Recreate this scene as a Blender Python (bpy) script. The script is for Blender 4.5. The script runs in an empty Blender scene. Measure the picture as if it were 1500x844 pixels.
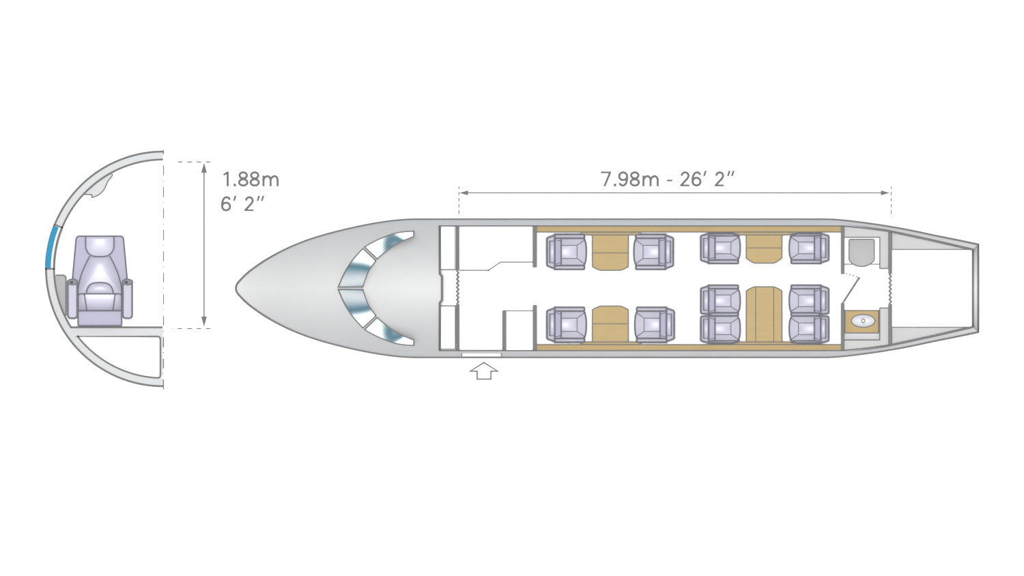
import bpy, math
from mathutils import Vector

# ------------------------------------------------------------------ camera, sky, sun, exposure
SC = bpy.context.scene
COL = SC.collection
S = 7.98 / 633.0            # metres per drawing unit: the cabin dimension is 7.98 m long
CY = 422.4                  # the aircraft's axis

def X(px): return (px - 750.0) * S
def Y(py): return (422.0 - py) * S

cam_d = bpy.data.cameras.new('camera')
cam_d.type = 'ORTHO'
cam_d.ortho_scale = 1500 * S
cam_d.clip_end = 200
cam = bpy.data.objects.new('camera', cam_d)
cam.location = (0, 0, 30)
COL.objects.link(cam)
SC.camera = cam

SUN, SKY = 1.52, 0.80
sun_d = bpy.data.lights.new('sun', 'SUN')
sun_d.energy = math.pi * SUN
sun_d.angle = math.radians(3)
sun_d.color = (1.0, 0.985, 0.972)
sun = bpy.data.objects.new('sun', sun_d)
sun.location = (0, 0, 20)
COL.objects.link(sun)

world = bpy.data.worlds.new('sky')
SC.world = world
world.use_nodes = True
wn = world.node_tree.nodes
wl = world.node_tree.links
wn.clear()
w_out = wn.new('ShaderNodeOutputWorld')
w_bg = wn.new('ShaderNodeBackground')
w_tc = wn.new('ShaderNodeTexCoord')
w_sep = wn.new('ShaderNodeSeparateXYZ')
w_rmp = wn.new('ShaderNodeValToRGB')
wl.new(w_tc.outputs['Generated'], w_sep.inputs[0])
wl.new(w_sep.outputs['Z'], w_rmp.inputs[0])
wl.new(w_rmp.outputs[0], w_bg.inputs[0])
wl.new(w_bg.outputs[0], w_out.inputs[0])
w_bg.inputs[1].default_value = SKY
el = w_rmp.color_ramp.elements      # bright overhead, a steel blue band added over the horizon for windshields to mirror
el[0].position = 0.0;  el[0].color = (0.05, 0.22, 0.29, 1)
el[1].position = 0.72; el[1].color = (1, 1, 1, 1)
e = el.new(0.18); e.color = (0.05, 0.22, 0.29, 1)
e = el.new(0.42); e.color = (0.50, 0.61, 0.71, 1)

vs = SC.view_settings
SC.display_settings.display_device = 'sRGB'
vs.view_transform = 'Standard'
vs.look = 'None'
vs.exposure = 0
vs.gamma = 1
vs.use_curve_mapping = False

# ------------------------------------------------------------------ materials
K = 2.03                    # what a level matt surface receives, to turn seen colours into reflectances

def lin(h):
    v = [int(h[i:i + 2], 16) / 255 for i in (0, 2, 4)]
    return [c / 12.92 if c <= 0.04045 else ((c + 0.055) / 1.055) ** 2.4 for c in v]

def mat(name, h, rough=0.9, spec=0.0, metal=0.0, k=None, var=0.0, scale=6.0):
    m = bpy.data.materials.new(name)
    m.use_nodes = True
    nt = m.node_tree
    b = nt.nodes['Principled BSDF']
    c = [min(0.95, x / (K if k is None else k)) for x in lin(h)]
    b.inputs['Base Color'].default_value = (*c, 1)
    b.inputs['Roughness'].default_value = rough
    b.inputs['Specular IOR Level'].default_value = spec
    b.inputs['Metallic'].default_value = metal
    if var:
        tc = nt.nodes.new('ShaderNodeTexCoord')
        nz = nt.nodes.new('ShaderNodeTexNoise')
        nz.inputs['Scale'].default_value = scale
        nz.inputs['Detail'].default_value = 3
        r = nt.nodes.new('ShaderNodeValToRGB')
        r.color_ramp.elements[0].position = 0.3
        r.color_ramp.elements[1].position = 0.7
        r.color_ramp.elements[0].color = (*[x * (1 - var) for x in c], 1)
        r.color_ramp.elements[1].color = (*[min(0.95, x * (1 + var)) for x in c], 1)
        nt.links.new(tc.outputs['Object'], nz.inputs['Vector'])
        nt.links.new(nz.outputs['Fac'], r.inputs[0])
        nt.links.new(r.outputs[0], b.inputs['Base Color'])
    return m

def wood(name, h, var):
    m = mat(name, h)
    nt = m.node_tree
    b = nt.nodes['Principled BSDF']
    c = list(b.inputs['Base Color'].default_value)[:3]
    tc = nt.nodes.new('ShaderNodeTexCoord')
    mp = nt.nodes.new('ShaderNodeMapping')
    mp.inputs['Scale'].default_value = (0.8, 14, 3)
    nz = nt.nodes.new('ShaderNodeTexNoise')
    nz.inputs['Scale'].default_value = 3
    nz.inputs['Detail'].default_value = 5
    r = nt.nodes.new('ShaderNodeValToRGB')
    r.color_ramp.elements[0].position = 0.3
    r.color_ramp.elements[1].position = 0.7
    r.color_ramp.elements[0].color = (c[0] * (1 - var * .6), c[1] * (1 - var), c[2] * (1 - var), 1)
    r.color_ramp.elements[1].color = (c[0] * (1 + var * .6), c[1] * (1 + var), c[2] * (1 + var), 1)
    nt.links.new(tc.outputs['Object'], mp.inputs['Vector'])
    nt.links.new(mp.outputs[0], nz.inputs['Vector'])
    nt.links.new(nz.outputs['Fac'], r.inputs[0])
    nt.links.new(r.outputs[0], b.inputs['Base Color'])
    return m

M_FLOOR = mat('white_ground', 'ffffff', k=1.46)
M_SKIN = mat('aircraft_skin', 'e9e9e9', var=0.006, scale=2)
M_LINE = mat('dark_grey_trim', '808080')
M_BULK = mat('grey_partition', '858686')
M_THIN = mat('thin_grey_edge', '7c7c7c')
M_PIPE = mat('seat_piping', '7b7b85')
M_LAV = mat('lavender_fabric', 'd3d3e3', var=0.015, scale=30)
M_LAVD = mat('lavender_shell', 'cbccd8', var=0.01, scale=30)
M_LAVP = mat('lavender_pad', 'c3c2d8', var=0.01, scale=30)
M_LEATH = mat('lavender_leather', 'cccbe0', rough=0.5, spec=0.9)
M_WOOD = wood('tan_veneer', 'c9b182', 0.03)
M_WOODB = wood('tan_veneer_bracket', 'c6b088', 0.03)
M_WHITE = mat('white_laminate', 'ffffff', k=1.45)
M_PANEL = mat('light_grey_panel', 'd4d4d5')
M_STRIP = mat('pale_grey_panel', 'd8d9dc')
M_TOILET = mat('grey_toilet_lid', 'c6c6c7')
M_RING = mat('section_pale_grey', 'dfe1e2')
M_LEDGE = mat('section_ledge_grey', 'bfbfc0')
M_BLUE = mat('blue_window_glass', '3c9cc7')
M_INK = mat('grey_marking', '7d7d7d')
M_DARK = mat('dark_socket', '5a5a60')
M_CAP = mat('armrest_end_grey', '9a9aa0')
M_BASIN = mat('basin_steel', 'e2e3ea', rough=0.4, spec=0.7)
M_GLASS = mat('mirror_windshield', 'eef7ff', rough=0.22, metal=1.0, k=1.0)

# ------------------------------------------------------------------ helpers
def val(z, x, y): return z(x, y) if callable(z) else z

class MB:
    """collects shapes given in drawing units (x right, y down) and metres (z up)"""
    def __init__(self): self.v, self.f, self.s = [], [], []
    def add(self, vs, fs, smooth=False):
        o = len(self.v)
        self.v += vs
        for f in fs:
            self.f.append([i + o for i in f]); self.s.append(smooth)
    def prism(self, poly, z0, z1):
        n = len(poly)
        vs = [(x, y, val(z0, x, y)) for x, y in poly] + [(x, y, val(z1, x, y)) for x, y in poly]
        fs = [list(range(n))[::-1], list(range(n, 2 * n))]
        fs += [[i, (i + 1) % n, n + (i + 1) % n, n + i] for i in range(n)]
        self.add(vs, fs); return self
    def box(self, x0, y0, x1, y1, z0, z1):
        return self.prism([(x0, y0), (x1, y0), (x1, y1), (x0, y1)], z0, z1)
    def ribbon(self, pts, w, z0, z1, closed=False):
        w *= 1.1
        L, R = offset(pts, w / 2, closed), offset(pts, -w / 2, closed)
        n = len(pts)
        vs = []
        for i in range(n):
            x, y = pts[i]
            a, b = val(z0, x, y), val(z1, x, y)
            vs += [(*L[i], a), (*R[i], a), (*R[i], b), (*L[i], b)]
        fs = []
        for i in range(n if closed else n - 1):
            p, q = 4 * i, 4 * ((i + 1) % n)
            for k in range(4):
                fs.append([p + k, p + (k + 1) % 4, q + (k + 1) % 4, q + k])
        if not closed:
            fs += [[0, 1, 2, 3], [4 * n - 1, 4 * n - 2, 4 * n - 3, 4 * n - 4]]
        self.add(vs, fs); return self
    def dome(self, poly, z0, ze, h, peak=None, rings=9, power=2.0):
        """a pillow: skirt from z0 to ze, then a crown of height h above its outline"""
        n = len(poly)
        cx = peak[0] if peak else sum(p[0] for p in poly) / n
        cy = peak[1] if peak else sum(p[1] for p in poly) / n
        vs = [(x, y, z0) for x, y in poly]
        fs = [list(range(n))[::-1]]
        self_s = []
        for k in range(rings):
            r = 1 - k / rings
            vs += [(cx + (x - cx) * r, cy + (y - cy) * r, ze + h * (1 - r ** power)) for x, y in poly]
        c = len(vs)
        vs.append((cx, cy, ze + h))
        for i in range(n): fs.append([i, (i + 1) % n, n + (i + 1) % n, n + i])
        self.add(vs[:2 * n], fs)
        fs = []
        for k in range(1, rings):
            a, b = k * n, (k + 1) * n
            for i in range(n): fs.append([a + i, a + (i + 1) % n, b + (i + 1) % n, b + i])
        a = rings * n
        for i in range(n): fs.append([a + i, a + (i + 1) % n, c])
        self.add(vs, [[i for i in f] for f in fs], True)
        return self
    def grid(self, fn, nu, nv, z0=None):
        """smooth sheet fn(u, v) -> (x, y, z), closed down to z0 with side walls"""
        vs = [fn(i / nu, j / nv) for i in range(nu + 1) for j in range(nv + 1)]
        id_ = lambda i, j: i * (nv + 1) + j
        fs = [[id_(i, j), id_(i + 1, j), id_(i + 1, j + 1), id_(i, j + 1)] for i in range(nu) for j in range(nv)]
        self.add(vs, fs, True)
        if z0 is not None:
            rim = [id_(i, 0) for i in range(nu)] + [id_(nu, j) for j in range(nv)] + \
                  [id_(i, nv) for i in range(nu, 0, -1)] + [id_(0, j) for j in range(nv, 0, -1)]
            top = [vs[i] for i in rim]
            n = len(top)
            bot = [(x, y, val(z0, x, y)) for x, y, z in top]
            self.add(top + bot, [[i, (i + 1) % n, n + (i + 1) % n, n + i] for i in range(n)] +
                     ([list(range(n, 2 * n))] if not callable(z0) else []))
        return self
    def build(self, name, m, parent=None, org=None, local=False, bevel=0.0):
        if local:
            vs = [(x * S, -y * S, z) for x, y, z in self.v]
        else:
            vs = [(X(x), Y(y), z) for x, y, z in self.v]
        o0 = Vector((0, 0, 0))
        if parent is not None and not local:
            p = parent
            while p: o0 = o0 + p.location; p = p.parent
        elif org is not None:
            o0 = Vector((X(org[0]), Y(org[1]), 0))
        vs = [(x - o0.x, y - o0.y, z - o0.z) for x, y, z in vs]
        me = bpy.data.meshes.new(name)
        me.from_pydata(vs, [], self.f)
        me.polygons.foreach_set('use_smooth', self.s)
        import bmesh
        bm = bmesh.new(); bm.from_mesh(me)
        bmesh.ops.recalc_face_normals(bm, faces=bm.faces)
        bm.to_mesh(me); bm.free()
        me.materials.append(m)
        me.update()
        o = bpy.data.objects.new(name, me)
        COL.objects.link(o)
        if parent is not None: o.parent = parent
        elif org is not None: o.location = o0
        if bevel:
            b = o.modifiers.new('bevel', 'BEVEL')
            b.width = bevel; b.segments = 2; b.limit_method = 'ANGLE'; b.angle_limit = math.radians(50)
        return o

def offset(pts, d, closed):
    out, n = [], len(pts)
    for i in range(n):
        p = Vector(pts[i])
        a = Vector(pts[i - 1]) if (i or closed) else None
        b = Vector(pts[(i + 1) % n]) if (i < n - 1 or closed) else None
        t1 = (p - a).normalized() if a is not None else None
        t2 = (b - p).normalized() if b is not None else None
        if t1 is None: t1 = t2
        if t2 is None: t2 = t1
        n1, n2 = Vector((-t1.y, t1.x)), Vector((-t2.y, t2.x))
        m = n1 + n2
        if m.length < 1e-6: m = n1
        m.normalize()
        c = max(0.35, m.dot(n1))
        q = p + m * (d / c)
        out.append((q.x, q.y))
    return out

def rnd(poly, radii, seg=6):
    """round the corners of a polygon"""
    out, n = [], len(poly)
    for i in range(n):
        r = radii[i] if isinstance(radii, (list, tuple)) else radii
        p, a, b = Vector(poly[i]), Vector(poly[i - 1]), Vector(poly[(i + 1) % n])
        if r <= 0: out.append(tuple(p)); continue
        p0 = p + (a - p).normalized() * min(r, (a - p).length * .49)
        p1 = p + (b - p).normalized() * min(r, (b - p).length * .49)
        for k in range(seg + 1):
            t = k / seg
            q = p0 * (1 - t) ** 2 + p * 2 * t * (1 - t) + p1 * t * t
            out.append((q.x, q.y))
    return out

def spline(pts, n=8):
    """Catmull-Rom through points"""
    out, m = [], len(pts)
    for i in range(m - 1):
        p0, p1, p2, p3 = [Vector(pts[max(0, min(m - 1, i + k))]) for k in (-1, 0, 1, 2)]
        for k in range(n):
            t = k / n
            q = 0.5 * (2 * p1 + (p2 - p0) * t + (2 * p0 - 5 * p1 + 4 * p2 - p3) * t * t + (3 * p1 - p0 - 3 * p2 + p3) * t ** 3)
            out.append((q.x, q.y))
    out.append(tuple(pts[-1]))
    return out

def at(pts, t):
    """point at fraction t of a polyline's length"""
    L = [0]
    for a, b in zip(pts, pts[1:]): L.append(L[-1] + math.dist(a, b))
    s = t * L[-1]
    for i in range(len(pts) - 1):
        if s <= L[i + 1] + 1e-9:
            q = (s - L[i]) / max(1e-9, L[i + 1] - L[i])
            return (pts[i][0] + (pts[i + 1][0] - pts[i][0]) * q, pts[i][1] + (pts[i + 1][1] - pts[i][1]) * q)
    return pts[-1]

def mirror(pts): return [(x, 2 * CY - y) for x, y in pts]

def dense(pts, step=4.0):
    out = []
    for a, b in zip(pts, pts[1:]):
        k = max(1, int(math.dist(a, b) / step))
        out += [(a[0] + (b[0] - a[0]) * i / k, a[1] + (b[1] - a[1]) * i / k) for i in range(k)]
    return out + [pts[-1]]

def tag(o, label, cat, group=None):
    o['label'] = label; o['category'] = cat
    if group: o['group'] = group
    return o

def thing(name, label, cat, px, py, group=None):
    o = bpy.data.objects.new(name, None)
    o.empty_display_size = 0.1
    o.location = (X(px), Y(py), 0)
    COL.objects.link(o)
    return tag(o, label, cat, group)

def copy_tree(o, parent=None):
    c = o.copy()
    COL.objects.link(c)
    if parent: c.parent = parent
    for ch in list(o.children): copy_tree(ch, c)
    return c

# ------------------------------------------------------------------ setting
fl = bpy.data.meshes.new('floor')
fl.from_pydata([(-40, -40, -.05), (40, -40, -.05), (40, 40, -.05), (-40, 40, -.05), (-40, -40, 0), (40, -40, 0), (40, 40, 0), (-40, 40, 0)], [],
               [[3, 2, 1, 0], [4, 5, 6, 7], [0, 1, 5, 4], [1, 2, 6, 5], [2, 3, 7, 6], [3, 0, 4, 7]])
fl.materials.append(M_FLOOR)
floor = bpy.data.objects.new('floor', fl)
COL.objects.link(floor)
floor['kind'] = 'structure'

# ------------------------------------------------------------------ the aircraft's body
BASE = 0.60                 # height of the body's cut edge
PHI, TAU = 65.5, 0.48
_N = 400
_F = [0.0]
for i in range(_N):
    t = (i + .5) / _N
    ph = math.radians(PHI) * (1 - math.exp(-t / TAU)) / (1 - math.exp(-1 / TAU))
    _F.append(_F[-1] - math.tan(ph) * 102.4 * S / _N)
def F(d):                   # height of the body's arched cross-section, d units from its axis
    t = min(1.03, abs(d) / 102.4) * _N
    i = min(_N - 1, int(t))
    return _F[i] + (_F[i + 1] - _F[i]) * (t - i)

HALF = [(345.6, 422.4), (346.1, 418.8), (347.6, 415.6), (350.4, 412.1), (359.5, 402.7), (371.3, 393.1), (392.1, 379.2), (418.2, 365.3), (444.2, 354.3),
        (470.3, 345.6), (496.4, 338.6), (522.4, 332.6), (548.5, 327.5), (574.5, 323.7), (592, 322.1), (606, 321.5), (622, 321.4)]
NOSE = spline(HALF, 8)
TAIL = [(1200, 321.4), (1216, 321.6), (1230, 322.5), (1246, 324.1), (1272, 327.4), (1298, 331.3), (1330, 336.9), (1368, 344.9), (1400, 351.3), (1433, 358.2)]
TAILC = spline(TAIL, 5)
OUT_TOP = NOSE + [(x, 321.4) for x in range(640, 1200, 20)] + TAILC        # upper outline, nose tip to tail corner
IN_TOP = [(644.5, 330.2), (1180, 330.2), (1237, 330.3), (1268, 333.4), (1298, 337.5), (1330, 344.0), (1368, 352.2), (1425.5, 365.2)]

def wid(x):                 # half width at x
    for a, b in zip(OUT_TOP, OUT_TOP[1:]):
        if a[0] <= x <= b[0] and b[0] > a[0]:
            return CY - (a[1] + (b[1] - a[1]) * (x - a[0]) / (b[0] - a[0]))
    return CY - OUT_TOP[-1][1] if x > 1000 else 0.0
def body_z(x, y):           # the skin's surface
    w = wid(min(x, 1433))
    return BASE + F(y - CY) - F(max(w, abs(y - CY)))

jet = thing('jet_fuselage', 'silver grey business jet body cut open from above with pointed nose at left', 'aircraft', 890, CY)

def x_end(y):               # the cockpit's rear edge, stepped aft in the middle
    d = abs(y - CY)
    return 644.5 if d > 22.5 else (647.3 if d < 18.5 else 644.5 + 2.8 * (22.5 - d) / 4)
nose_stations = [p for p in NOSE if p[0] <= 606] + [(x, 321.4) for x in (612, 622, 632, 640)]
def nose_fn(u, v):
    k = round(u * len(nose_stations))
    vv = 2 * v - 1
    if k == len(nose_stations):
        y = CY + vv * 101.0
        return (x_end(y), y, body_z(640, y))
    x, yt = nose_stations[k]
    y = CY + vv * (CY - yt)
    return (x, y, BASE + F(y - CY) - F(CY - yt))
MB().grid(nose_fn, len(nose_stations), 72, 0.0).build('nose_cone', M_SKIN, jet)

# the cabin's wall: from the cockpit along the top, round the tail and back along the bottom
inner = dense(IN_TOP, 12)
outer_cabin = dense([(644.5, 321.4), (1200, 321.4)], 12)[:-1] + TAILC
def wall_strip(flip):
    m = MB()
    N = 110
    def fn(u, v):
        a, b = at(outer_cabin, u), at(inner, u)
        x, y = a[0] + (b[0] - a[0]) * v, a[1] + (b[1] - a[1]) * v
        z = BASE + (F(y - CY) - F(a[1] - CY))
        return (x, 2 * CY - y if flip else y, z)
    return m.grid(fn, N, 3, 0.0)
wall_strip(False).build('cabin_wall', M_SKIN, jet)
wall_strip(True).build('cabin_wall', M_SKIN, jet)
def tail_fn(u, v):
    x = 1425.5 + (1433 - 1425.5) * v
    h = 57.2 + (64.2 - 57.2) * v
    y = CY + (2 * u - 1) * h
    return (x, y, BASE + F((2 * u - 1) * 64.2) - F(64.2))
MB().grid(tail_fn, 48, 2, 0.0).build('tail_frame', M_SKIN, jet)

# dark edges of the shell
rim = dense(OUT_TOP, 6)
full = rim + [(1433, 358.2 + i * (2 * CY - 716.4) / 24) for i in range(1, 24)] + mirror(rim)[::-1][:-1]
def rim_z(x, y):
    if x > 1432.5: return BASE + F(y - CY) - F(64.2)
    return BASE
MB().ribbon(full, 2.7, lambda x, y: rim_z(x, y) - .12, lambda x, y: rim_z(x, y) + .02, True).build('edge_trim', M_LINE, jet)
cock = dense([(644.2, 330.2), (644.2, 401), (647.4, 405), (647.4, 440.0), (644.2, 444), (644.2, 514.6)], 2)
def struct(o):
    o['kind'] = 'structure'
    return o
struct(MB().ribbon(cock, 3.0, 0.0, lambda x, y: body_z(640, y) + .025).build('wall_front', M_LINE, org=(645, CY)))
lin_top = dense([(642.8, 330.3), (1180, 330.3), (1237, 330.3), (1268, 333.4), (1298, 337.5), (1330, 344.2), (1368, 352.4), (1425.3, 365.6)], 12)
def lin_z(x, y): return BASE + .135
struct(MB().ribbon(lin_top, 2.9, 0.0, lin_z).build('wall_right', M_LINE, org=(1030, 331)))
struct(MB().ribbon(mirror(lin_top), 2.9, 0.0, lin_z).build('wall_left', M_LINE, org=(1030, 514)))
struct(MB().ribbon([(1425.3, 365 + i * (2 * CY - 730) / 24) for i in range(25)], 2.6, 0.0,
            lambda x, y: BASE + F((y - CY) * 64.2 / 57.2) - F(64.2) + .02).build('wall_back', M_LINE, org=(1425.3, CY)))

# windscreens: four mirrored panes bowed along their length, each in a thin grey frame
W1o = spline([(495.4, 420.7), (503.7, 401.3), (515.5, 382.3), (531.5, 364.3)], 8)
W1i = spline([(531.5, 420.7), (535.4, 408.4), (540.6, 396.3), (550.6, 381.9)], 8)
W2o = spline([(534.2, 361.6), (551, 352.3), (574.8, 342.9), (591.3, 339.6), (606, 338.6)], 8)
W2i = spline([(552.6, 379.4), (568.8, 365.5), (586.6, 354.7), (606, 346.4)], 8)
def windshield(o, i, bow, flip):
    def fn(u, v):
        a, b = at(o, u), at(i, u)
        x, y = a[0] + (b[0] - a[0]) * v, a[1] + (b[1] - a[1]) * v
        if flip: y = 2 * CY - y
        return (x, y, body_z(x, y) + .015 + bow(u, v))
    low = lambda x, y: body_z(x, y) - .02
    w = MB().grid(fn, 28, 8, low).build('windshield', M_GLASS, jet)
    loop = [fn(k / 24, 0) for k in range(25)] + [fn(1, k / 8) for k in range(1, 9)] + \
           [fn(k / 24, 1) for k in range(23, -1, -1)] + [fn(0, k / 8) for k in range(7, 0, -1)]
    zs = {(round(p[0], 4), round(p[1], 4)): p[2] for p in loop}
    top = lambda x, y: zs[(round(x, 4), round(y, 4))] + .012
    MB().ribbon([(p[0], p[1]) for p in loop], 1.5, lambda x, y: body_z(x, y) - .02, top, True).build('windshield_frame', M_LINE, w)
for fl_ in (False, True):
    windshield(W1o, W1i, lambda u, v: .085 * 4 * u * (1 - u) + .05 * (1 - v) * (1 - u) ** 2, fl_)
    windshield(W2o, W2i, lambda u, v: .14 * (u - math.sin(2 * math.pi * u) / (2 * math.pi)) + .14 * (1 - v) * math.sin(math.pi * u ** 1.2) ** 2, fl_)

# entry door in the lower wall
door = MB().box(677.4, 516.4, 733.4, 521.9, 0.0, BASE + .14).build('entry_door', M_WHITE, jet)
door['label'] = 'white entry door in the lower wall'
for x0 in (676, 733.4): MB().box(x0, 516.2, x0 + 1.4, 522.2, .3, BASE + .145).build('door_edge', M_LINE, door)

# baggage bay side panels
for pts in ([(1307.0, 341.6), (1416, 365.4), (1307.0, 365.4)],):
    for q in (pts, mirror(pts)):
        p = MB().prism(q, 0.0, .69).build('side_panel', M_PANEL, jet)
        yy = q[2][1]
        MB().box(1307.0, yy - .5, 1423.6, yy + .7, .3, .705).build('panel_edge', M_LINE, p)

# ------------------------------------------------------------------ bulkheads
BG = 'grey cabin bulkheads'
def bulkhead(poly, label):
    cx = sum(p[0] for p in poly) / len(poly); cy = sum(p[1] for p in poly) / len(poly)
    tag(MB().prism(poly, 0, .76).build('bulkhead', M_BULK, org=(cx, cy), bevel=.004), label, 'bulkhead', BG)
def bx(x0, y0, x1, y1): return [(x0, y0), (x1, y0), (x1, y1), (x0, y1)]
bulkhead(bx(668, 331.9, 672.7, 396.2), 'dark grey bulkhead left of the stepped white galley counter')
bulkhead(bx(668.4, 445.8, 673, 512.9), 'dark grey bulkhead right of the narrow lower front cabinet, left of the entrance')
bulkhead(bx(780.4, 331.9, 786.4, 391.8), 'thick grey bulkhead between the galley counter and the upper wooden ledge')
bulkhead(bx(735.9, 454.8, 741.5, 512.9), 'shorter grey bulkhead between the entrance and the square white closet')
bulkhead(bx(780.6, 447.0, 786.4, 512.9), 'thick grey bulkhead between the square white closet and the lower wooden ledge')
bulkhead([(1231.9, 331.9), (1236.9, 331.9), (1236.9, 401.4), (1231.9, 401.4)], 'grey bulkhead left of the toilet, at the end of the upper wooden ledge')
bulkhead([(1231.9, 445.3), (1234, 442.6), (1236.9, 444.8), (1236.9, 512.9), (1231.9, 512.9)], 'grey bulkhead left of the washbasin, carrying the open door')
bulkhead([(1301.4, 340.0), (1306.6, 341.1), (1306.6, 401.4), (1301.4, 401.4)], 'grey bulkhead right of the toilet, at the upper baggage bay')
bulkhead([(1301.4, 445.6), (1306.6, 445.6), (1306.6, 503.7), (1301.4, 504.8)], 'grey bulkhead right of the washbasin, at the lower baggage bay')

# folding curtains
def curtain(x, y0, y1, n, amp, label):
    pts = []
    for i in range(2 * n + 1):
        pts.append((x + (amp if i % 2 else -amp), y0 + (y1 - y0) * i / (2 * n)))
    tag(MB().ribbon(pts, 1.7, 0.0, .72).build('folding_curtain', M_LINE, org=(x, (y0 + y1) / 2)), label, 'curtain', 'zigzag folding curtains')
curtain(670.6, 396.9, 445.2, 8, 1.5, 'zigzag folding curtain between the cockpit and the entrance')
curtain(1304.1, 402.0, 445.0, 7, 1.5, 'zigzag folding curtain closing off the empty baggage bay')

# ------------------------------------------------------------------ front furniture
def cabinet(name, poly, h, edges, label, cat, m=M_WHITE, w=1.3):
    cx = sum(p[0] for p in poly) / len(poly); cy = sum(p[1] for p in poly) / len(poly)
    t = thing(name, label, cat, cx, cy)
    MB().prism(poly, 0.0, h).build('cabinet_body', m, t, bevel=.003)
    for pts in edges:
        MB().ribbon(pts, w, h - .06, h + .012).build('worktop_edge', M_THIN, t)
    return t
cab = cabinet('front_cabinet', bx(645.9, 332, 667.2, 394.4), .70, [[(645.9, 395.0), (667.8, 395.0)]],
        'narrow white cabinet in the upper corner behind the cockpit', 'cabinet')
MB().box(665.4, 332, 667.3, 395, .64, .715).build('side_strip', M_PANEL, cab)
cab = cabinet('front_cabinet', bx(645.9, 448.9, 667.3, 512.6), .70, [[(645.9, 448.4), (667.6, 448.4)], [(667.0, 449), (667.0, 511.6)], [(645.9, 511.4), (667.6, 511.4)]],
        'narrow white cabinet in the lower corner behind the cockpit', 'cabinet')
cabinet('galley_counter', [(672.9, 332), (780.2, 332), (780.2, 383.4), (734, 383.4), (714.8, 395.4), (672.9, 395.4)], .70,
        [spline([(672.9, 396.0), (700, 396.0), (714.2, 396.0), (716.6, 395.3), (731.5, 385.2), (735.5, 384.1), (760, 384.0), (780.3, 384.0)], 4)],
        'large white galley counter with a stepped front edge', 'counter')
cabinet('wardrobe_closet', bx(741.7, 456.0, 780.4, 512.8), .70, [[(741.6, 455.6), (780.5, 455.6)]],
        'square white closet between two grey bulkheads beside the entrance', 'closet')

# ------------------------------------------------------------------ wooden side ledges and tables
def ledge(y0, y1, ye, label):
    t = thing('side_ledge', label, 'ledge', 1009, (y0 + y1) / 2, 'wooden side ledges')
    MB().box(786.5, y0, 1231.8, y1, 0.0, .70).build('ledge_body', M_WOOD, t)
    MB().box(786.5, ye - .7, 1231.8, ye + .7, .60, .712).build('ledge_edge', M_LINE, t)
ledge(331.9, 339.4, 339.9, 'long tan wooden ledge along the upper cabin wall')
ledge(505.5, 512.9, 505.0, 'long tan wooden ledge along the lower cabin wall')

def table(x0, x1, ya, yb, up, folds, vert, bx0, bx1, cut, label):
    """ya: wall end, yb: aisle end; up = wall lies above"""
    sg = 1 if up else -1
    t = thing('folding_table', label, 'table', (x0 + x1) / 2, (ya + yb) / 2, 'tan folding tables')
    c = 12.4
    arc0 = [(x0 + c * k / 6, yb - sg * cut * (1 - (k / 6)) ** 1.35) for k in range(7)]
    arc1 = [(x0 + x1 - p[0], p[1]) for p in arc0[::-1]]
    poly = [(x0, ya)] + arc0 + arc1 + [(x1, ya)]
    MB().prism(poly, .66, .70).build('tabletop', M_WOOD, t)
    MB().ribbon(poly, 1.35, .655, .708, True).build('tabletop_edge', M_LINE, t)
    for f in folds:
        if vert: MB().box(f - .55, ya, f + .55, yb, .68, .707).build('fold_line', M_THIN, t)
        else: MB().box(x0, f - .55, x1, f + .55, .68, .707).build('fold_line', M_THIN, t)
    w0 = ya - sg * 3.2
    MB().prism([(bx0, w0), (bx0 + 9.6, ya), (bx1 - 9.6, ya), (bx1, w0)], .625, .69).build('wall_bracket', M_WOODB, t)
    MB().ribbon(dense([(bx0, w0 + sg * .8), (bx0 + 5, w0 + sg * 2.3), (bx0 + 9.6, ya), (bx1 - 9.6, ya), (bx1 - 5, w0 + sg * 2.3), (bx1, w0 + sg * .8)], 30), 1.3, .63, .70).build('bracket_edge', M_LINE, t)
    mx, my = (x0 + x1) / 2, (ya + yb) / 2
    MB().box(mx - 5, my - 8, mx + 5, my + 8, .03, .66).build('pedestal', M_WOOD, t, bevel=.01)
    MB().box(mx - 11, my - 12, mx + 11, my + 12, 0, .03).build('foot', M_LINE, t)
table(867.8, 920.4, 344.2, 396.2, True, [370.6], False, 849.8, 939.6, 5.4, 'tan table with one crossways fold by the upper wall nearest the galley')
table(867.8, 920.4, 501.0, 448.4, False, [474.4], False, 849.8, 939.6, 5.4, 'tan table with one crossways fold by the lower wall nearest the closet')
table(1093.2, 1145.4, 344.2, 385.6, True, [363.3], False, 1075.5, 1163.5, 7.4, 'shortest tan table, by the upper wall towards the tail')
table(1093.2, 1145.4, 501.0, 420.2, False, [1107.0, 1133.4], True, 1075.5, 1163.5, 6.0, 'longest tan table with two lengthways folds between the double seats')

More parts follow.
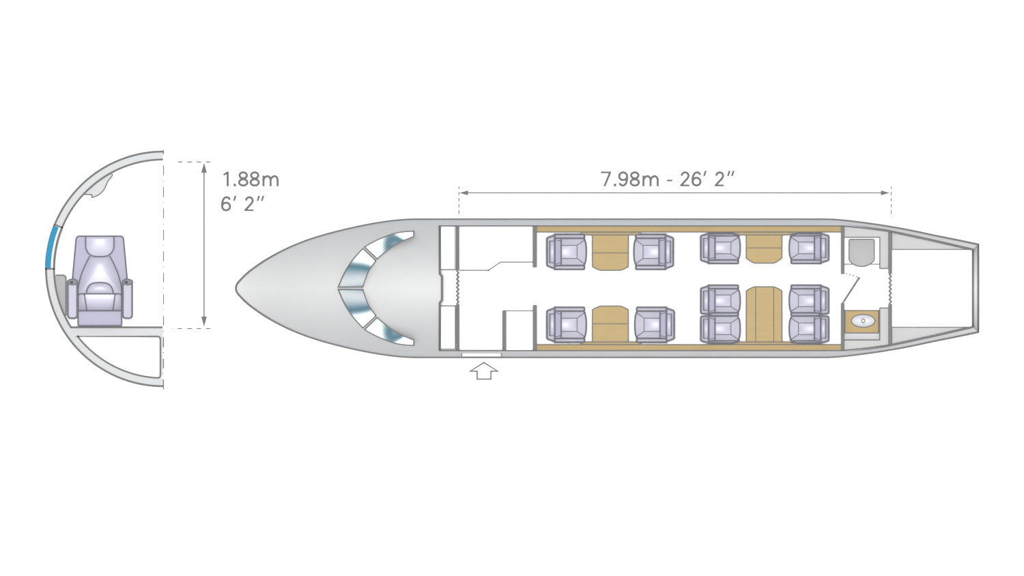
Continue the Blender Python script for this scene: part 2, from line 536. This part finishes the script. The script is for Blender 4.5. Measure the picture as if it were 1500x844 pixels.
# ------------------------------------------------------------------ cabin seats (built facing +x, in drawing units round the seat's middle)
def make_seat(sy, arms, taper, label, group, top=(20.4, 24.4), bot=(20.4, 24.4), arm_out=None, arm0=None):
    """arms: which sides (-1 above, +1 below) have an armrest; taper: side whose armrest ends in a slant"""
    t = thing('cabin_seat', label, 'seat', 750, 422, group)
    t.location = (0, 0, 0)
    q = lambda pts: [(x, y * sy) for x, y in pts]
    B = lambda m, n, mt, par=t, bev=0.0: m.build(n, mt, par, local=True, bevel=bev)
    B(MB().prism(rnd(q(bx(-15, -14, 19, 14)), 4), 0.0, .12), 'seat_base', M_PIPE)
    B(MB().prism(rnd(q(bx(-11, -9, 14, 9)), 3), .12, .32), 'pedestal', M_LAVD)
    # backrest with its shell, lumbar pad and headrest
    back = q(rnd([(-28.4, -top[0]), (-17.1, -top[1]), (-17.1, bot[1]), (-28.4, bot[0])], [2, 0, 0, 2], 4))
    bk = B(MB().prism(back, .20, .90), 'backrest', M_LAVD)
    B(MB().ribbon(back, 2.5, .82, .925, True), 'piping', M_PIPE, bk)
    def head(u, v):
        x, y = -24.2 + 7.0 * u, (2 * v - 1) * 15.6 * sy
        return (x, y, .90 + .075 * (1 - (2 * v - 1) ** 2) + .02 * (1 - (2 * u - 1) ** 2))
    hd = B(MB().grid(head, 6, 18, .86), 'headrest', M_LEATH)
    hr = [(-24.4, -15.8 * sy), (-17.2, -15.8 * sy), (-17.2, 15.8 * sy), (-24.4, 15.8 * sy)]
    ht = lambda x, y: .92 + .075 * (1 - (y / (15.8 * sy)) ** 2)
    B(MB().ribbon(dense(hr + [hr[0]], 3)[:-1], 1.4, .86, ht, True), 'headrest_piping', M_PIPE, hd)
    B(MB().prism(q([(-16.8, -19.4), (-7.8, -18.6), (-7.8, 18.6), (-16.8, 19.4)]), .40, lambda x, y: .66 - .0025 * (x + 16)), 'lumbar_pad', M_LAVP)
    lp = t.children[-1]
    pm = MB()
    pm.ribbon([(-7.6, -18.6 * sy), (-7.6, 18.6 * sy)], 1.8, .5, .668)
    for s in (-1, 1):
        pm.ribbon([(-16.6, s * 18.2 * sy), (-8.2, s * 15.8 * sy)], .9, .6, .668)
    B(pm, 'piping', M_PIPE, lp)
    # seat cushion: bevelled surround and a crowned centre panel
    front = [(27.0, -17.8), (28.4, -13), (29.1, -7), (29.3, 0), (29.1, 7), (28.4, 13), (27.0, 17.8)]
    outl = q([(-16.6, -19.4), (25.4, -19.4)] + front + [(25.4, 19.4), (-16.6, 19.4)])
    ix0, ix1, iy = -7.6, 15.8, 9.6 * sy
    n = len(outl)
    m = MB()
    vs = [(x, y, .30) for x, y in outl] + [(x, y, .45) for x, y in outl]
    vs += [(ix0, -iy, .475), (ix1, -iy, .475), (ix1, iy, .475), (ix0, iy, .475)]
    a = 2 * n
    fs = [list(range(n))[::-1]] + [[i, (i + 1) % n, n + (i + 1) % n, n + i] for i in range(n)]
    fs += [[n, n + 1, n + 2, a + 1, a], [a + 3, a + 2, n + 8, n + 9, n + 10]]
    for k in range(2, 8):
        if k < 5: fs.append([n + k, n + k + 1, a + 1])
        else: fs.append([n + k, n + k + 1, a + 2])
    fs.append([n + 5, a + 2, a + 1]); fs.append([a, a + 1, a + 2, a + 3])
    m.add(vs, fs)
    cu = B(m, 'seat_cushion', M_LAV)
    def panel(u, v):
        x, y = ix0 + (ix1 - ix0) * u, (2 * v - 1) * iy
        gu = 1 - ((u - .22) / .78) ** 2 if u > .22 else 1 - .12 * ((.22 - u) / .22) ** 2
        return (x, y, .476 + .030 * gu + .020 * gu * (1 - (2 * v - 1) ** 2))
    B(MB().grid(panel, 16, 16, .44), 'centre_panel', M_LEATH, cu)
    pm = MB()
    pz = lambda x, y: panel(max(0, min(1, (x - ix0) / (ix1 - ix0))), max(0, min(1, (y / iy + 1) / 2)))[2] + .008
    pm.ribbon(dense([(ix0, -iy), (ix1, -iy), (ix1, iy), (ix0, iy)], 3), 1.0, .44, pz)
    for s in (-1, 1):
        pm.ribbon([(ix1, s * iy), (27.0, s * 17.8 * sy)], 1.0, .40, lambda x, y: (.488 - .018 * (x - ix1) / 11.2))
    B(pm, 'seam', M_PIPE, cu)
    B(MB().ribbon(outl[1:-1], 2.1, .36, .466), 'front_piping', M_PIPE, cu)
    # armrests
    for s in arms:
        yi, yo, xa = s * 20.0, s * 25.6, -17
        if arm_out and s in arm_out: yo = s * arm_out[s]
        if arm0 and s in arm0: xa = arm0[s]
        if s == taper:
            poly = [(xa, yi), (26.4, yi), (22.0, yi + s * 2.6), (17.5, yo), (xa, yo)]
        else:
            poly = rnd([(xa, yi), (26.4, yi), (26.4, yo), (xa, yo)], [0, .8, 1.5, 0], 3)
        poly = q(poly)
        ar = B(MB().prism(poly, .46, .60).prism(q([(xa, yi), (14, yi), (14, yo), (xa, yo)]), .14, .46), 'armrest', M_LAVD)
        B(MB().ribbon(poly, 2.4, .54, .615, True), 'piping', M_PIPE, ar)
    # side panels where no armrest is
    return t

def place(t, px, py, rot, label):
    t.location = (X(px), Y(py), 0)
    t.rotation_euler = (0, 0, rot)
    t['label'] = label

SG = 'lavender cabin seats'
a = make_seat(1.0, (-1, 1), 0, '', SG)
four = [(829.6, 369.1, 0, 'lavender seat backing onto the thick bulkhead by the galley'),
        (957.8, 369.1, math.pi, 'lavender seat right of the upper table nearest the galley'),
        (829.6, 475.9, 0, 'lavender seat backing onto the thick bulkhead by the closet'),
        (959.2, 475.9, math.pi, 'lavender seat right of the lower table nearest the closet')]
for i, (x, y, r, lb) in enumerate(four):
    o = a if i == 0 else copy_tree(a)
    place(o, x, y, r, lb)
WALL = (20.0, 23.3)
c = make_seat(.887, (-1, 1), -1, '', SG, top=WALL, arm_out={-1: 23.8}); place(c, 1055.0, 363.3, 0, 'single lavender seat left of the shortest table')
c = make_seat(.887, (-1, 1), 1, '', SG, bot=WALL, arm_out={1: 23.8}); place(c, 1185.4, 363.3, math.pi, 'single lavender seat right of the shortest table, beside the toilet bulkhead')
c = make_seat(.887, (-1, 1), 0, '', SG, bot=(20.9, 21.9), arm_out={1: 24.9}, arm0={1: -14.6}); place(c, 1055.0, 440.7, 0, 'lavender aisle seat left of the longest table')
c = make_seat(.887, (1,), 1, '', SG, top=(19.9, 20.8), bot=WALL, arm_out={1: 23.6}); place(c, 1055.0, 481.7, 0, 'lavender wall seat left of the longest table, touching the lower ledge')
c = make_seat(.887, (-1, 1), 0, '', SG, top=(20.9, 21.9), arm_out={-1: 24.9}, arm0={-1: -14.6}); place(c, 1185.4, 440.7, math.pi, 'lavender aisle seat right of the longest table')
c = make_seat(.887, (-1,), -1, '', SG, bot=(19.9, 20.8), top=WALL, arm_out={-1: 23.6}); place(c, 1185.4, 481.7, math.pi, 'lavender wall seat right of the longest table, touching the lower ledge')

# ------------------------------------------------------------------ washroom
t = thing('washroom_panel', 'light grey L shaped panel behind and right of the toilet', 'panel', 1270, 345)
MB().prism([(1237.1, 332.4), (1267, 335.4), (1301.2, 340.0), (1301.2, 393.0), (1288.8, 393.0), (1288.8, 347.6), (1237.1, 347.6)], 0, .70).build('panel_body', M_PANEL, t)
MB().ribbon([(1237.1, 347.6), (1288.8, 347.6), (1288.8, 393.3), (1301.2, 393.3)], 1.3, .5, .712).build('panel_edge', M_LINE, t)

t = thing('toilet', 'grey lidded toilet set in a white bench', 'toilet', 1262.3, 370)
MB().box(1237.2, 348.4, 1288.0, 386.4, 0, .38).build('bench', M_WHITE, t)
MB().box(1237.2, 386.4, 1288.0, 387.6, 0, .385).build('bench_edge', M_THIN, t)
lid = [(1246.5, 350.6), (1278, 350.6), (1280.2, 351.2), (1280.8, 353.5)] + spline([(1280.8, 379.5), (1279.8, 382.5), (1275, 386.6), (1269, 389.4), (1262.2, 390.4), (1255.4, 389.4), (1249.4, 386.6), (1244.6, 382.5), (1243.6, 379.5)], 4) + [(1243.6, 353.5), (1244.2, 351.2)]
MB().prism(lid, .10, .43).build('toilet_bowl', M_WHITE, t)
ld = MB().prism(lid, .43, .46).build('lid', M_TOILET, t)
MB().ribbon(lid, 1.3, .42, .472, True).build('lid_rim', M_LINE, ld)

t = thing('washroom_panel', 'light grey L shaped panel below and right of the washbasin', 'panel', 1270, 500)
MB().prism([(1237.1, 498.4), (1289.0, 498.4), (1289.0, 451.4), (1301.2, 451.4), (1301.2, 504.8), (1267, 509.4), (1237.1, 512.4)], 0, .70).build('panel_body', M_PANEL, t)
MB().ribbon([(1237.1, 498.2), (1288.8, 498.2), (1288.8, 451.3), (1301.2, 451.3)], 1.3, .5, .712).build('panel_edge', M_LINE, t)

t = thing('vanity_unit', 'tan washbasin counter with an oval steel basin', 'vanity', 1263, 476)
MB().box(1238, 455, 1287.5, 488, 0, .55).build('cabinet_body', M_WHITE, t)
ellO = [(1264.4 + 17.2 * math.cos(k * math.pi / 24), 470.1 + 9.4 * math.sin(k * math.pi / 24)) for k in range(48)]
wt = MB()
rect = []
for x, y in ellO:       # rectangle points matched to the basin's rim so the worktop has a real opening
    dx, dy = x - 1264.4, y - 470.1
    k = min((1287.3 - 1264.4) / dx if dx > 1e-6 else ((1237.2 - 1264.4) / dx if dx < -1e-6 else 1e9),
            (487.9 - 470.1) / dy if dy > 1e-6 else ((454.6 - 470.1) / dy if dy < -1e-6 else 1e9))
    rect.append((1264.4 + dx * k, 470.1 + dy * k))
def snap(poly, corners):
    poly = list(poly)
    for cx, cy in corners:
        i = min(range(len(poly)), key=lambda j: math.dist(poly[j], (cx, cy)))
        poly[i] = (cx, cy)
    return poly
rect = snap(rect, [(1237.2, 454.6), (1287.3, 454.6), (1287.3, 487.9), (1237.2, 487.9)])
n = 48
wv = [(x, y, .60) for x, y in ellO] + [(x, y, .60) for x, y in rect] + [(x, y, .55) for x, y in rect] + [(x, y, .55) for x, y in ellO]
wf = []
for i in range(n):
    j = (i + 1) % n
    wf += [[i, j, n + j, n + i], [n + i, n + j, 2 * n + j, 2 * n + i], [2 * n + i, 2 * n + j, 3 * n + j, 3 * n + i], [3 * n + i, 3 * n + j, j, i]]
wt.add(wv, wf)
wt.build('worktop', M_WOOD, t)
MB().ribbon(bx(1237.8, 455.0, 1287.1, 488.0), 1.3, .56, .612, True).build('worktop_edge', M_LINE, t)
bs = MB()
bv, bf = [], []
for r in range(8):
    q = 1 - r / 8
    bv += [(1264.4 + (x - 1264.4) * q, 470.1 + (y - 470.1) * q, .598 - .045 * (1 - q * q)) for x, y in ellO]
for r in range(7):
    for i in range(n):
        j = (i + 1) % n
        bf.append([r * n + i, r * n + j, (r + 1) * n + j, (r + 1) * n + i])
bf.append([7 * n + i for i in range(n)])
bs.add(bv, bf, True)
bo = bs.build('basin', M_BASIN, t)
MB().ribbon(ellO, 1.3, .58, .612, True).build('basin_rim', M_LINE, bo)
MB().ribbon([(1264.4 + 2.5 * math.cos(k * math.pi / 10), 470.0 + 2.5 * math.sin(k * math.pi / 10)) for k in range(20)], 1.3, .55, .575, True).build('drain', M_LINE, bo)
MB().box(1237.2, 488.7, 1287.8, 497.2, 0, .66).build('splashback', M_STRIP, t)

t = thing('washroom_door', 'open grey door leaf standing aslant in the washroom doorway', 'door', 1235, 443)
MB().ribbon([(1235.5, 442.6), (1257.8, 408.2)], 2.1, .01, .72).build('door_leaf', M_LINE, t)
MB().prism([(1256.6, 406.4), (1259.0, 405.8), (1260.0, 408.4), (1258.2, 409.8), (1256.2, 408.8)], .01, .73).build('door_stile', M_BULK, t)
tag(MB().ribbon([(1238.4, 401.1), (1240.6, 401.4)], 1.2, 0, .004).ribbon([(1243.7, 401.9), (1246.2, 402.5)], 1.2, 0, .004)
    .ribbon([(1249, 403.2), (1251.4, 404.0)], 1.2, 0, .004).ribbon([(1253.8, 404.9), (1255.8, 405.8)], 1.2, 0, .004)
    .build('door_swing_mark', M_INK, org=(1247, 403)), 'dotted arc marking the swing of the open washroom door', 'floor marking')

# ------------------------------------------------------------------ entrance arrow
t = thing('entrance_arrow', 'white block arrow with grey outline pointing at the entry door', 'arrow', 709, 545)
ap = [(708.9, 531.2), (729.0, 543.9), (719.2, 543.9), (719.2, 555.5), (698.9, 555.5), (698.9, 543.9), (688.8, 543.9)]
MB().prism(ap, 0, .012).build('arrow_face', M_WHITE, t)
MB().ribbon(ap, 1.9, 0, .02, True).build('arrow_outline', M_LINE, t)

# ------------------------------------------------------------------ the half cross-section, lying on its face beside the aircraft
QX, QY, RO, RI = 239.4, 394.0, 172.0, 160.2
def pol(r, a): return (QX - r * math.cos(math.radians(a)), QY - r * math.sin(math.radians(a)))
sec = thing('fuselage_section', 'pale grey half circular slice of the cabin with floor and blue window', 'aircraft section', 160, QY)
D = .34                     # the slice's thickness
def band(a0, a1, r0, r1, z0, z1, n=40):
    A = [pol(r1, a0 + (a1 - a0) * k / n) for k in range(n + 1)]
    Bp = [pol(r0, a0 + (a1 - a0) * k / n) for k in range(n, -1, -1)]
    return MB().prism(A + Bp, z0, z1)
WA = 22.2
arc = lambda r, a0, a1, n=48: [pol(r, a0 + (a1 - a0) * k / n) for k in range(n + 1)]
u = band(WA, 89.75, RI, RO, 0, D).build('upper_shell', M_RING, sec)
MB().ribbon(arc(RO, WA - 1, 89.75), 2.6, .2, D + .012).ribbon(arc(RI, WA - 1, 89.75), 2.5, .2, D + .012).ribbon([pol(RI - 1, WA), pol(RO - 1, WA)], 2.0, .2, D + .012).build('shell_edge', M_LINE, u)
lo = band(-89.75, 0, RI, RO, 0, D).build('lower_shell', M_RING, sec)
MB().ribbon(arc(RO, -89.75, 0.3), 2.6, .2, D + .012).ribbon(arc(RI, -32.3, 0.3, 24), 2.4, .2, D + .012).ribbon([pol(RI - 1, 0), pol(RO + 1, 0)], 2.0, .2, D + .012).build('shell_edge', M_LINE, lo)
w = band(0.4, WA - .6, 165.0, RO + .9, 0, D + .006, 20).build('window_pane', M_BLUE, sec)
w['label'] = 'blue window pane'
MB().ribbon(arc(RO + 1.2, 0, WA, 20), .7, .2, D + .012).build('pane_edge', M_LINE, w)
MB().ribbon(arc(RI, 0, WA, 20), 3.0, 0, D + .01).build('window_liner', M_LINE, sec)
fp = [(103.6, 480.6), (238.3, 480.6), (238.3, 551.8), (235.6, 551.8), (235.6, 492.4), (112, 492.4)]
fb = MB().prism(fp, 0, D - .004).build('cabin_floor_beam', M_RING, sec)
MB().ribbon([(102.6, 479.6), (238.4, 479.6)], 2.4, .2, D + .014).build('floor_edge', M_LINE, fb)
# rim of the hold below the floor
hold = rnd([(113.2, 493.1), (234.9, 493.1), (234.9, 553.6)], [0, 4.5, 4.5], 5)
hold = hold[:-6] + rnd([(234.9, 530), (234.9, 553.7), (222, 553.6)], [0, 4, 0], 5)[1:-1] + arc(RI - .2, -84, -38.2, 30)
hr_ = MB().ribbon(hold, 2.2, 0, D + .012, True).build('hold_rim', M_LINE, sec)
pan = [(122.3, 284.8), (134.6, 285.4), (134.6, 289.2)] + spline([(134.9, 289.4), (140.5, 287.6), (144.8, 285.2), (149.6, 281.4), (153.1, 276.6), (155.6, 271.2), (157.8, 266.2), (161.2, 261.7), (164.2, 257.8), (164.4, 254.6)], 4)
ovh = MB().prism(pan + [pol(RI - 1.2, a_) for a_ in (60, 56, 52, 48, 45)], 0, D - .02).build('overhead_panel', M_RING, sec)
MB().ribbon(dense(pan, 8), 1.5, .2, D - .005).build('panel_edge', M_LINE, ovh)
led = [(82.0, 403.2), (93.6, 403.2), (96.6, 405.6), (96.6, 462.4)]
lg = MB().prism(led + [pol(RI - 1.2, -a_) for a_ in (24.6, 20, 15, 10, 5, 3.4)], 0, D - .03).build('side_ledge', M_LEDGE, sec)
MB().ribbon(rnd(led, [0, 1, 1, 0], 2), 1.8, .2, D - .015).build('ledge_edge', M_LINE, lg)

# seat seen from the front, lying on its back inside the slice
t = thing('cabin_seat', 'large lavender seat seen from the front inside the half circular slice', 'seat', 146.2, 410)
bk = [(111.8, 346), (180.6, 346), (185.9, 404), (186.4, 440), (106.0, 440), (106.6, 404)]
bk = rnd(bk, [5, 5, 0, 0, 0, 0], 5)
o = MB().prism(bk, 0, .20).build('backrest', M_LAVP, t)
MB().ribbon(bk, 2.0, .1, .215, True).build('piping', M_PIPE, o)
cush = spline([(131.6, 375.2), (126.5, 385), (120.6, 398), (117.2, 409), (114.6, 421), (114.2, 432)], 4)
cush = cush + [(292.4 - x, y) for x, y in cush[::-1]]
o = MB().dome(cush, .15, .20, .105, peak=(146.6, 391), rings=14).build('back_cushion', M_LEATH, t)
MB().ribbon(cush, 1.7, .15, .215).build('piping', M_PIPE, o)
hd = spline([(125.6, 347), (125.4, 358), (126.2, 365), (129.5, 371), (134.5, 374.6), (140, 375.8), (146.2, 376)], 3)
hd = hd + [(292.4 - x, y) for x, y in hd[::-1][1:]]
o = MB().dome(hd, .18, .225, .06, peak=(146.4, 350.5), rings=12).build('headrest', M_LEATH, t)
MB().ribbon(hd, 1.8, .18, .24).build('piping', M_PIPE, o)
lum = spline([(126.4, 430), (128.2, 422.5), (132, 417.2), (137.7, 414.6), (146.2, 413.8)], 4)
lum = lum + [(292.4 - x, y) for x, y in lum[::-1][1:]]
o = MB().dome(lum, .2, .27, .045, peak=(146.2, 422), rings=10).build('lumbar_cushion', M_LEATH, t)
MB().ribbon(lum, 1.7, .2, .285).build('piping', M_PIPE, o)
sc_ = rnd(bx(114.4, 430.6, 178.2, 455.0), [4, 4, 0, 0], 4)
def sq(u, v):
    x, y = 114.4 + 63.8 * u, 430.8 + 24.0 * v
    return (x, y, .52 + .05 * (1 - (2 * u - 1) ** 4) - .10 * (v - .08) ** 2)
MB().grid(sq, 24, 10, .16).build('seat_cushion', M_LEATH, t); o = t.children[-1]
sz = lambda x, y: sq((x - 114.4) / 63.8, (y - 430.8) / 24)[2] + .02
MB().ribbon(sc_, 1.8, .4, .60, True).ribbon([(123.6, 431), (125.0, 441), (127.2, 455)], 1.7, .4, .60).ribbon([(168.8, 431), (167.4, 441), (165.2, 455)], 1.7, .4, .60).build('piping', M_PIPE, o)
o = MB().box(114.4, 455.0, 178.2, 477.2, .05, .58).build('seat_base', M_LAVP, t)
MB().ribbon(rnd(bx(114.4, 455.4, 178.2, 477.2), [0, 0, 2, 2], 3), 1.8, .5, .615, True).box(114, 476.4, 178.6, 478.05, .3, .625).build('base_trim', M_PIPE, o)
for x0, hx in ((99.4, 104.9), (180.0, 185.0)):
    x1 = x0 + 13.6
    o = MB().prism(rnd(bx(x0, 413, x1, 466.4), [0, 0, 5, 5], 5), .08, .66).build('armrest', M_LAV, t)
    MB().ribbon(rnd(bx(x0, 413, x1, 466.4), [0, 0, 5, 5], 5), 2.3, .5, .675, True).build('piping', M_PIPE, o)
    cap = [(x0 + 6.8 + 7.4 * math.cos(k * math.pi / 12), 413.2 + 4.0 * math.sin(k * math.pi / 12)) for k in range(24)]
    e_ = MB().prism(cap, .10, .685).build('armrest_cap', M_CAP, o)
    MB().ribbon(cap, 1.6, .6, .695, True).build('cap_rim', M_PIPE, e_)
    MB().dome([(hx + 2.4 * math.cos(k * math.pi / 8), 413.6 + 1.7 * math.sin(k * math.pi / 8)) for k in range(16)], .68, .69, .01).build('socket', M_DARK, e_)

# ------------------------------------------------------------------ markings laid on the ground
INK = .006
t = thing('centre_line', 'upright dash and dot line along the cut edge of the half slice', 'line', 239.4, 395)
for y0, y1 in ((219.5, 226), (242, 257), (264.5, 266), (273.5, 289), (296, 297.5), (305, 320), (327.5, 329), (336.5, 352), (359, 360.5), (368, 383), (390.5, 392),
               (399.5, 414), (421.5, 423), (431, 446), (453, 454.5), (462.5, 477), (484.5, 486), (494, 509), (516, 517.5), (525.5, 540), (547, 548.5), (556, 571)):
    MB().box(238.7, y0, 240.4, y1, 0, INK).build('dash', M_INK, t)

def arrowed(label, p, q, head, half, w):
    t = thing('dimension_line', label, 'line', (p[0] + q[0]) / 2, (p[1] + q[1]) / 2)
    d = Vector((q[0] - p[0], q[1] - p[1])).normalized()
    nn = Vector((-d.y, d.x))
    P_, Q_ = Vector(p), Vector(q)
    MB().ribbon([tuple(P_ + d * head * .8), tuple(Q_ - d * head * .8)], w, 0, INK).build('shaft', M_INK, t)
    for tip, dd in ((P_, d), (Q_, -d)):
        b = tip + dd * head
        MB().prism([tuple(tip), tuple(b + nn * half), tuple(b - nn * half)], 0, INK + .002).build('arrowhead', M_INK, t)
arrowed('upright arrow headed at both ends left of the 1.88m figure', (298.9, 237.8), (298.9, 479.2), 15.5, 4.3, 1.7)
arrowed('long level arrow headed at both ends above the aircraft', (672.6, 282.6), (1303.4, 282.6), 13.0, 3.7, 1.6)

def dashes(segs, horizontal, c, w, label, mx, my):
    t = thing('extension_line', label, 'line', mx, my, 'dashed extension lines')
    for a_, b_ in segs:
        if horizontal: MB().box(a_, c - w / 2, b_, c + w / 2, 0, INK).build('dash', M_INK, t)
        else: MB().box(c - w / 2, a_, c + w / 2, b_, 0, INK).build('dash', M_INK, t)
dashes([(260.8, 267.2), (274.2, 281.4), (288, 294.8), (301.4, 308)], True, 237.3, 1.8, 'dashed line across the top of the upright arrow', 284, 237)
dashes([(252.2, 253.6), (260.2, 266.6), (274.2, 281.4), (288, 294.8), (301.4, 308.4)], True, 481.5, 1.8, 'dashed line across the bottom of the upright arrow', 280, 481.5)
vd = [(273, 277), (281, 286.5), (290, 295), (299, 304), (308, 313), (313.9, 315)]
dashes(vd, False, 672.2, 1.6, 'dashed upright line at the left end of the long level arrow', 672, 294)
dashes(vd, False, 1305.4, 1.6, 'dashed upright line at the right end of the long level arrow', 1305, 294)

# lettering: each figure drawn with strokes 2.9 units wide, its left edge at x, its foot at y
SW = 3.0
def ell(cx, cy, rx, ry, n=36): return [(cx + rx * math.cos(2 * math.pi * k / n), cy + ry * math.sin(2 * math.pi * k / n)) for k in range(n)]
def glyph(t, ch, x, y):
    m, k, name = MB(), INK, 'digit'
    sh = lambda pts: [(x + a, y - b) for a, b in pts]
    st = lambda pts, w=SW, n=6, z=INK: m.ribbon(spline(sh(pts), n), w, 0, z)
    if ch == '1':
        m.box(x + 5.2, y - 21.6, x + 8.6, y, 0, INK)
        m.prism(sh([(6.2, 21.6), (5.4, 18.0), (1.5, 15.2), (.1, 18.0)]), 0, INK)
    elif ch == '.':
        name = 'decimal_point'; m.box(x, y - 3.9, x + 3.8, y, 0, INK)
    elif ch == '-':
        name = 'hyphen'; m.box(x, y - 9.8, x + 8.3, y - 7.2, 0, INK)
    elif ch == '8':
        a = ell(x + 7.3, y - 16.05, 5.3, 4.35); b = ell(x + 7.3, y - 5.75, 6.0, 4.6)
        m.ribbon(a, SW, 0, INK, True); m.ribbon(b, SW, 0, INK + .0015, True)
    elif ch == '6':
        m.ribbon(ell(x + 7.2, y - 6.85, 5.75, 5.55), SW, 0, INK, True)
        st([(12.7, 16.6), (11.0, 19.4), (7.9, 20.4), (4.5, 18.9), (2.1, 14.6), (1.4, 9.0), (1.5, 6.2)], z=INK + .0015)
    elif ch == '9':
        m.ribbon(ell(x + 7.2, y - 14.75, 5.75, 5.55), SW, 0, INK, True)
        st([(1.8, 4.9), (3.6, 2.2), (6.7, 1.2), (10.0, 2.6), (12.3, 7.0), (13.0, 12.6), (12.9, 15.4)], z=INK + .0015)
    elif ch == '7':
        m.box(x, y - 21.8, x + 15, y - 19.1, 0, INK)
        m.prism(sh([(11.6, 19.4), (15, 19.4), (15.0, 20.0), (7.1, 0), (3.8, 0)]), 0, INK + .0015)
    elif ch == '2':
        st([(1.7, 15.5), (3.5, 18.9), (7.0, 20.4), (10.6, 19.0), (11.9, 15.6), (10.6, 11.9), (6.0, 6.8), (1.0, 1.2)])
        m.box(x - .3, y - 2.7, x + 13.3, y, 0, INK + .0015)
    elif ch == 'm':
        name = 'letter'
        m.box(x - .1, y - 15.8, x + 3.2, y, 0, INK + .0030)
        for a in (1.4, 11.8):
            st([(a + .2, 9.6), (a + 2.0, 12.9), (a + 5.2, 14.8), (a + 8.2, 14.0), (a + 10.2, 11.2), (a + 10.5, 8), (a + 10.5, 0)], z=INK + (.0015 if a < 5 else 0))
    elif ch == "'":
        name = 'prime_mark'
        m.prism(sh([(1.9, 22.8), (5.2, 22.8), (2.6, 15.0), (-.2, 15.0)]), 0, INK)
    m.build(name, M_INK, t)
def lettering(chars, label, mx, my):
    t = thing('dimension_text', label, 'lettering', mx, my)
    for ch, x, y in chars: glyph(t, ch, x, y)
lettering([('1', 326.6, 273), ('.', 342.1, 273), ('8', 349.0, 273), ('8', 365.8, 273), ('m', 384.4, 273)], 'grey lettering reading 1.88m beside the upright arrow', 367, 262)
lettering([('6', 324.0, 309.4), ("'", 341.4, 309.6), ('2', 358.2, 309.4), ("'", 376.0, 309.6), ("'", 382.2, 309.6)], 'grey lettering reading 6 feet 2 inches below the 1.88m figure', 355, 298)
lettering([('7', 880.0, 273), ('.', 899.0, 273), ('9', 905.6, 273), ('8', 922.6, 273), ('m', 941.1, 273), ('-', 976.8, 273.0), ('2', 996.6, 273), ('6', 1013.1, 273), ("'", 1030.2, 273),
           ('2', 1047.2, 273), ("'", 1065.1, 273), ("'", 1071.0, 273)], 'grey lettering giving the cabin length 7.98m above the long level arrow', 978, 262)
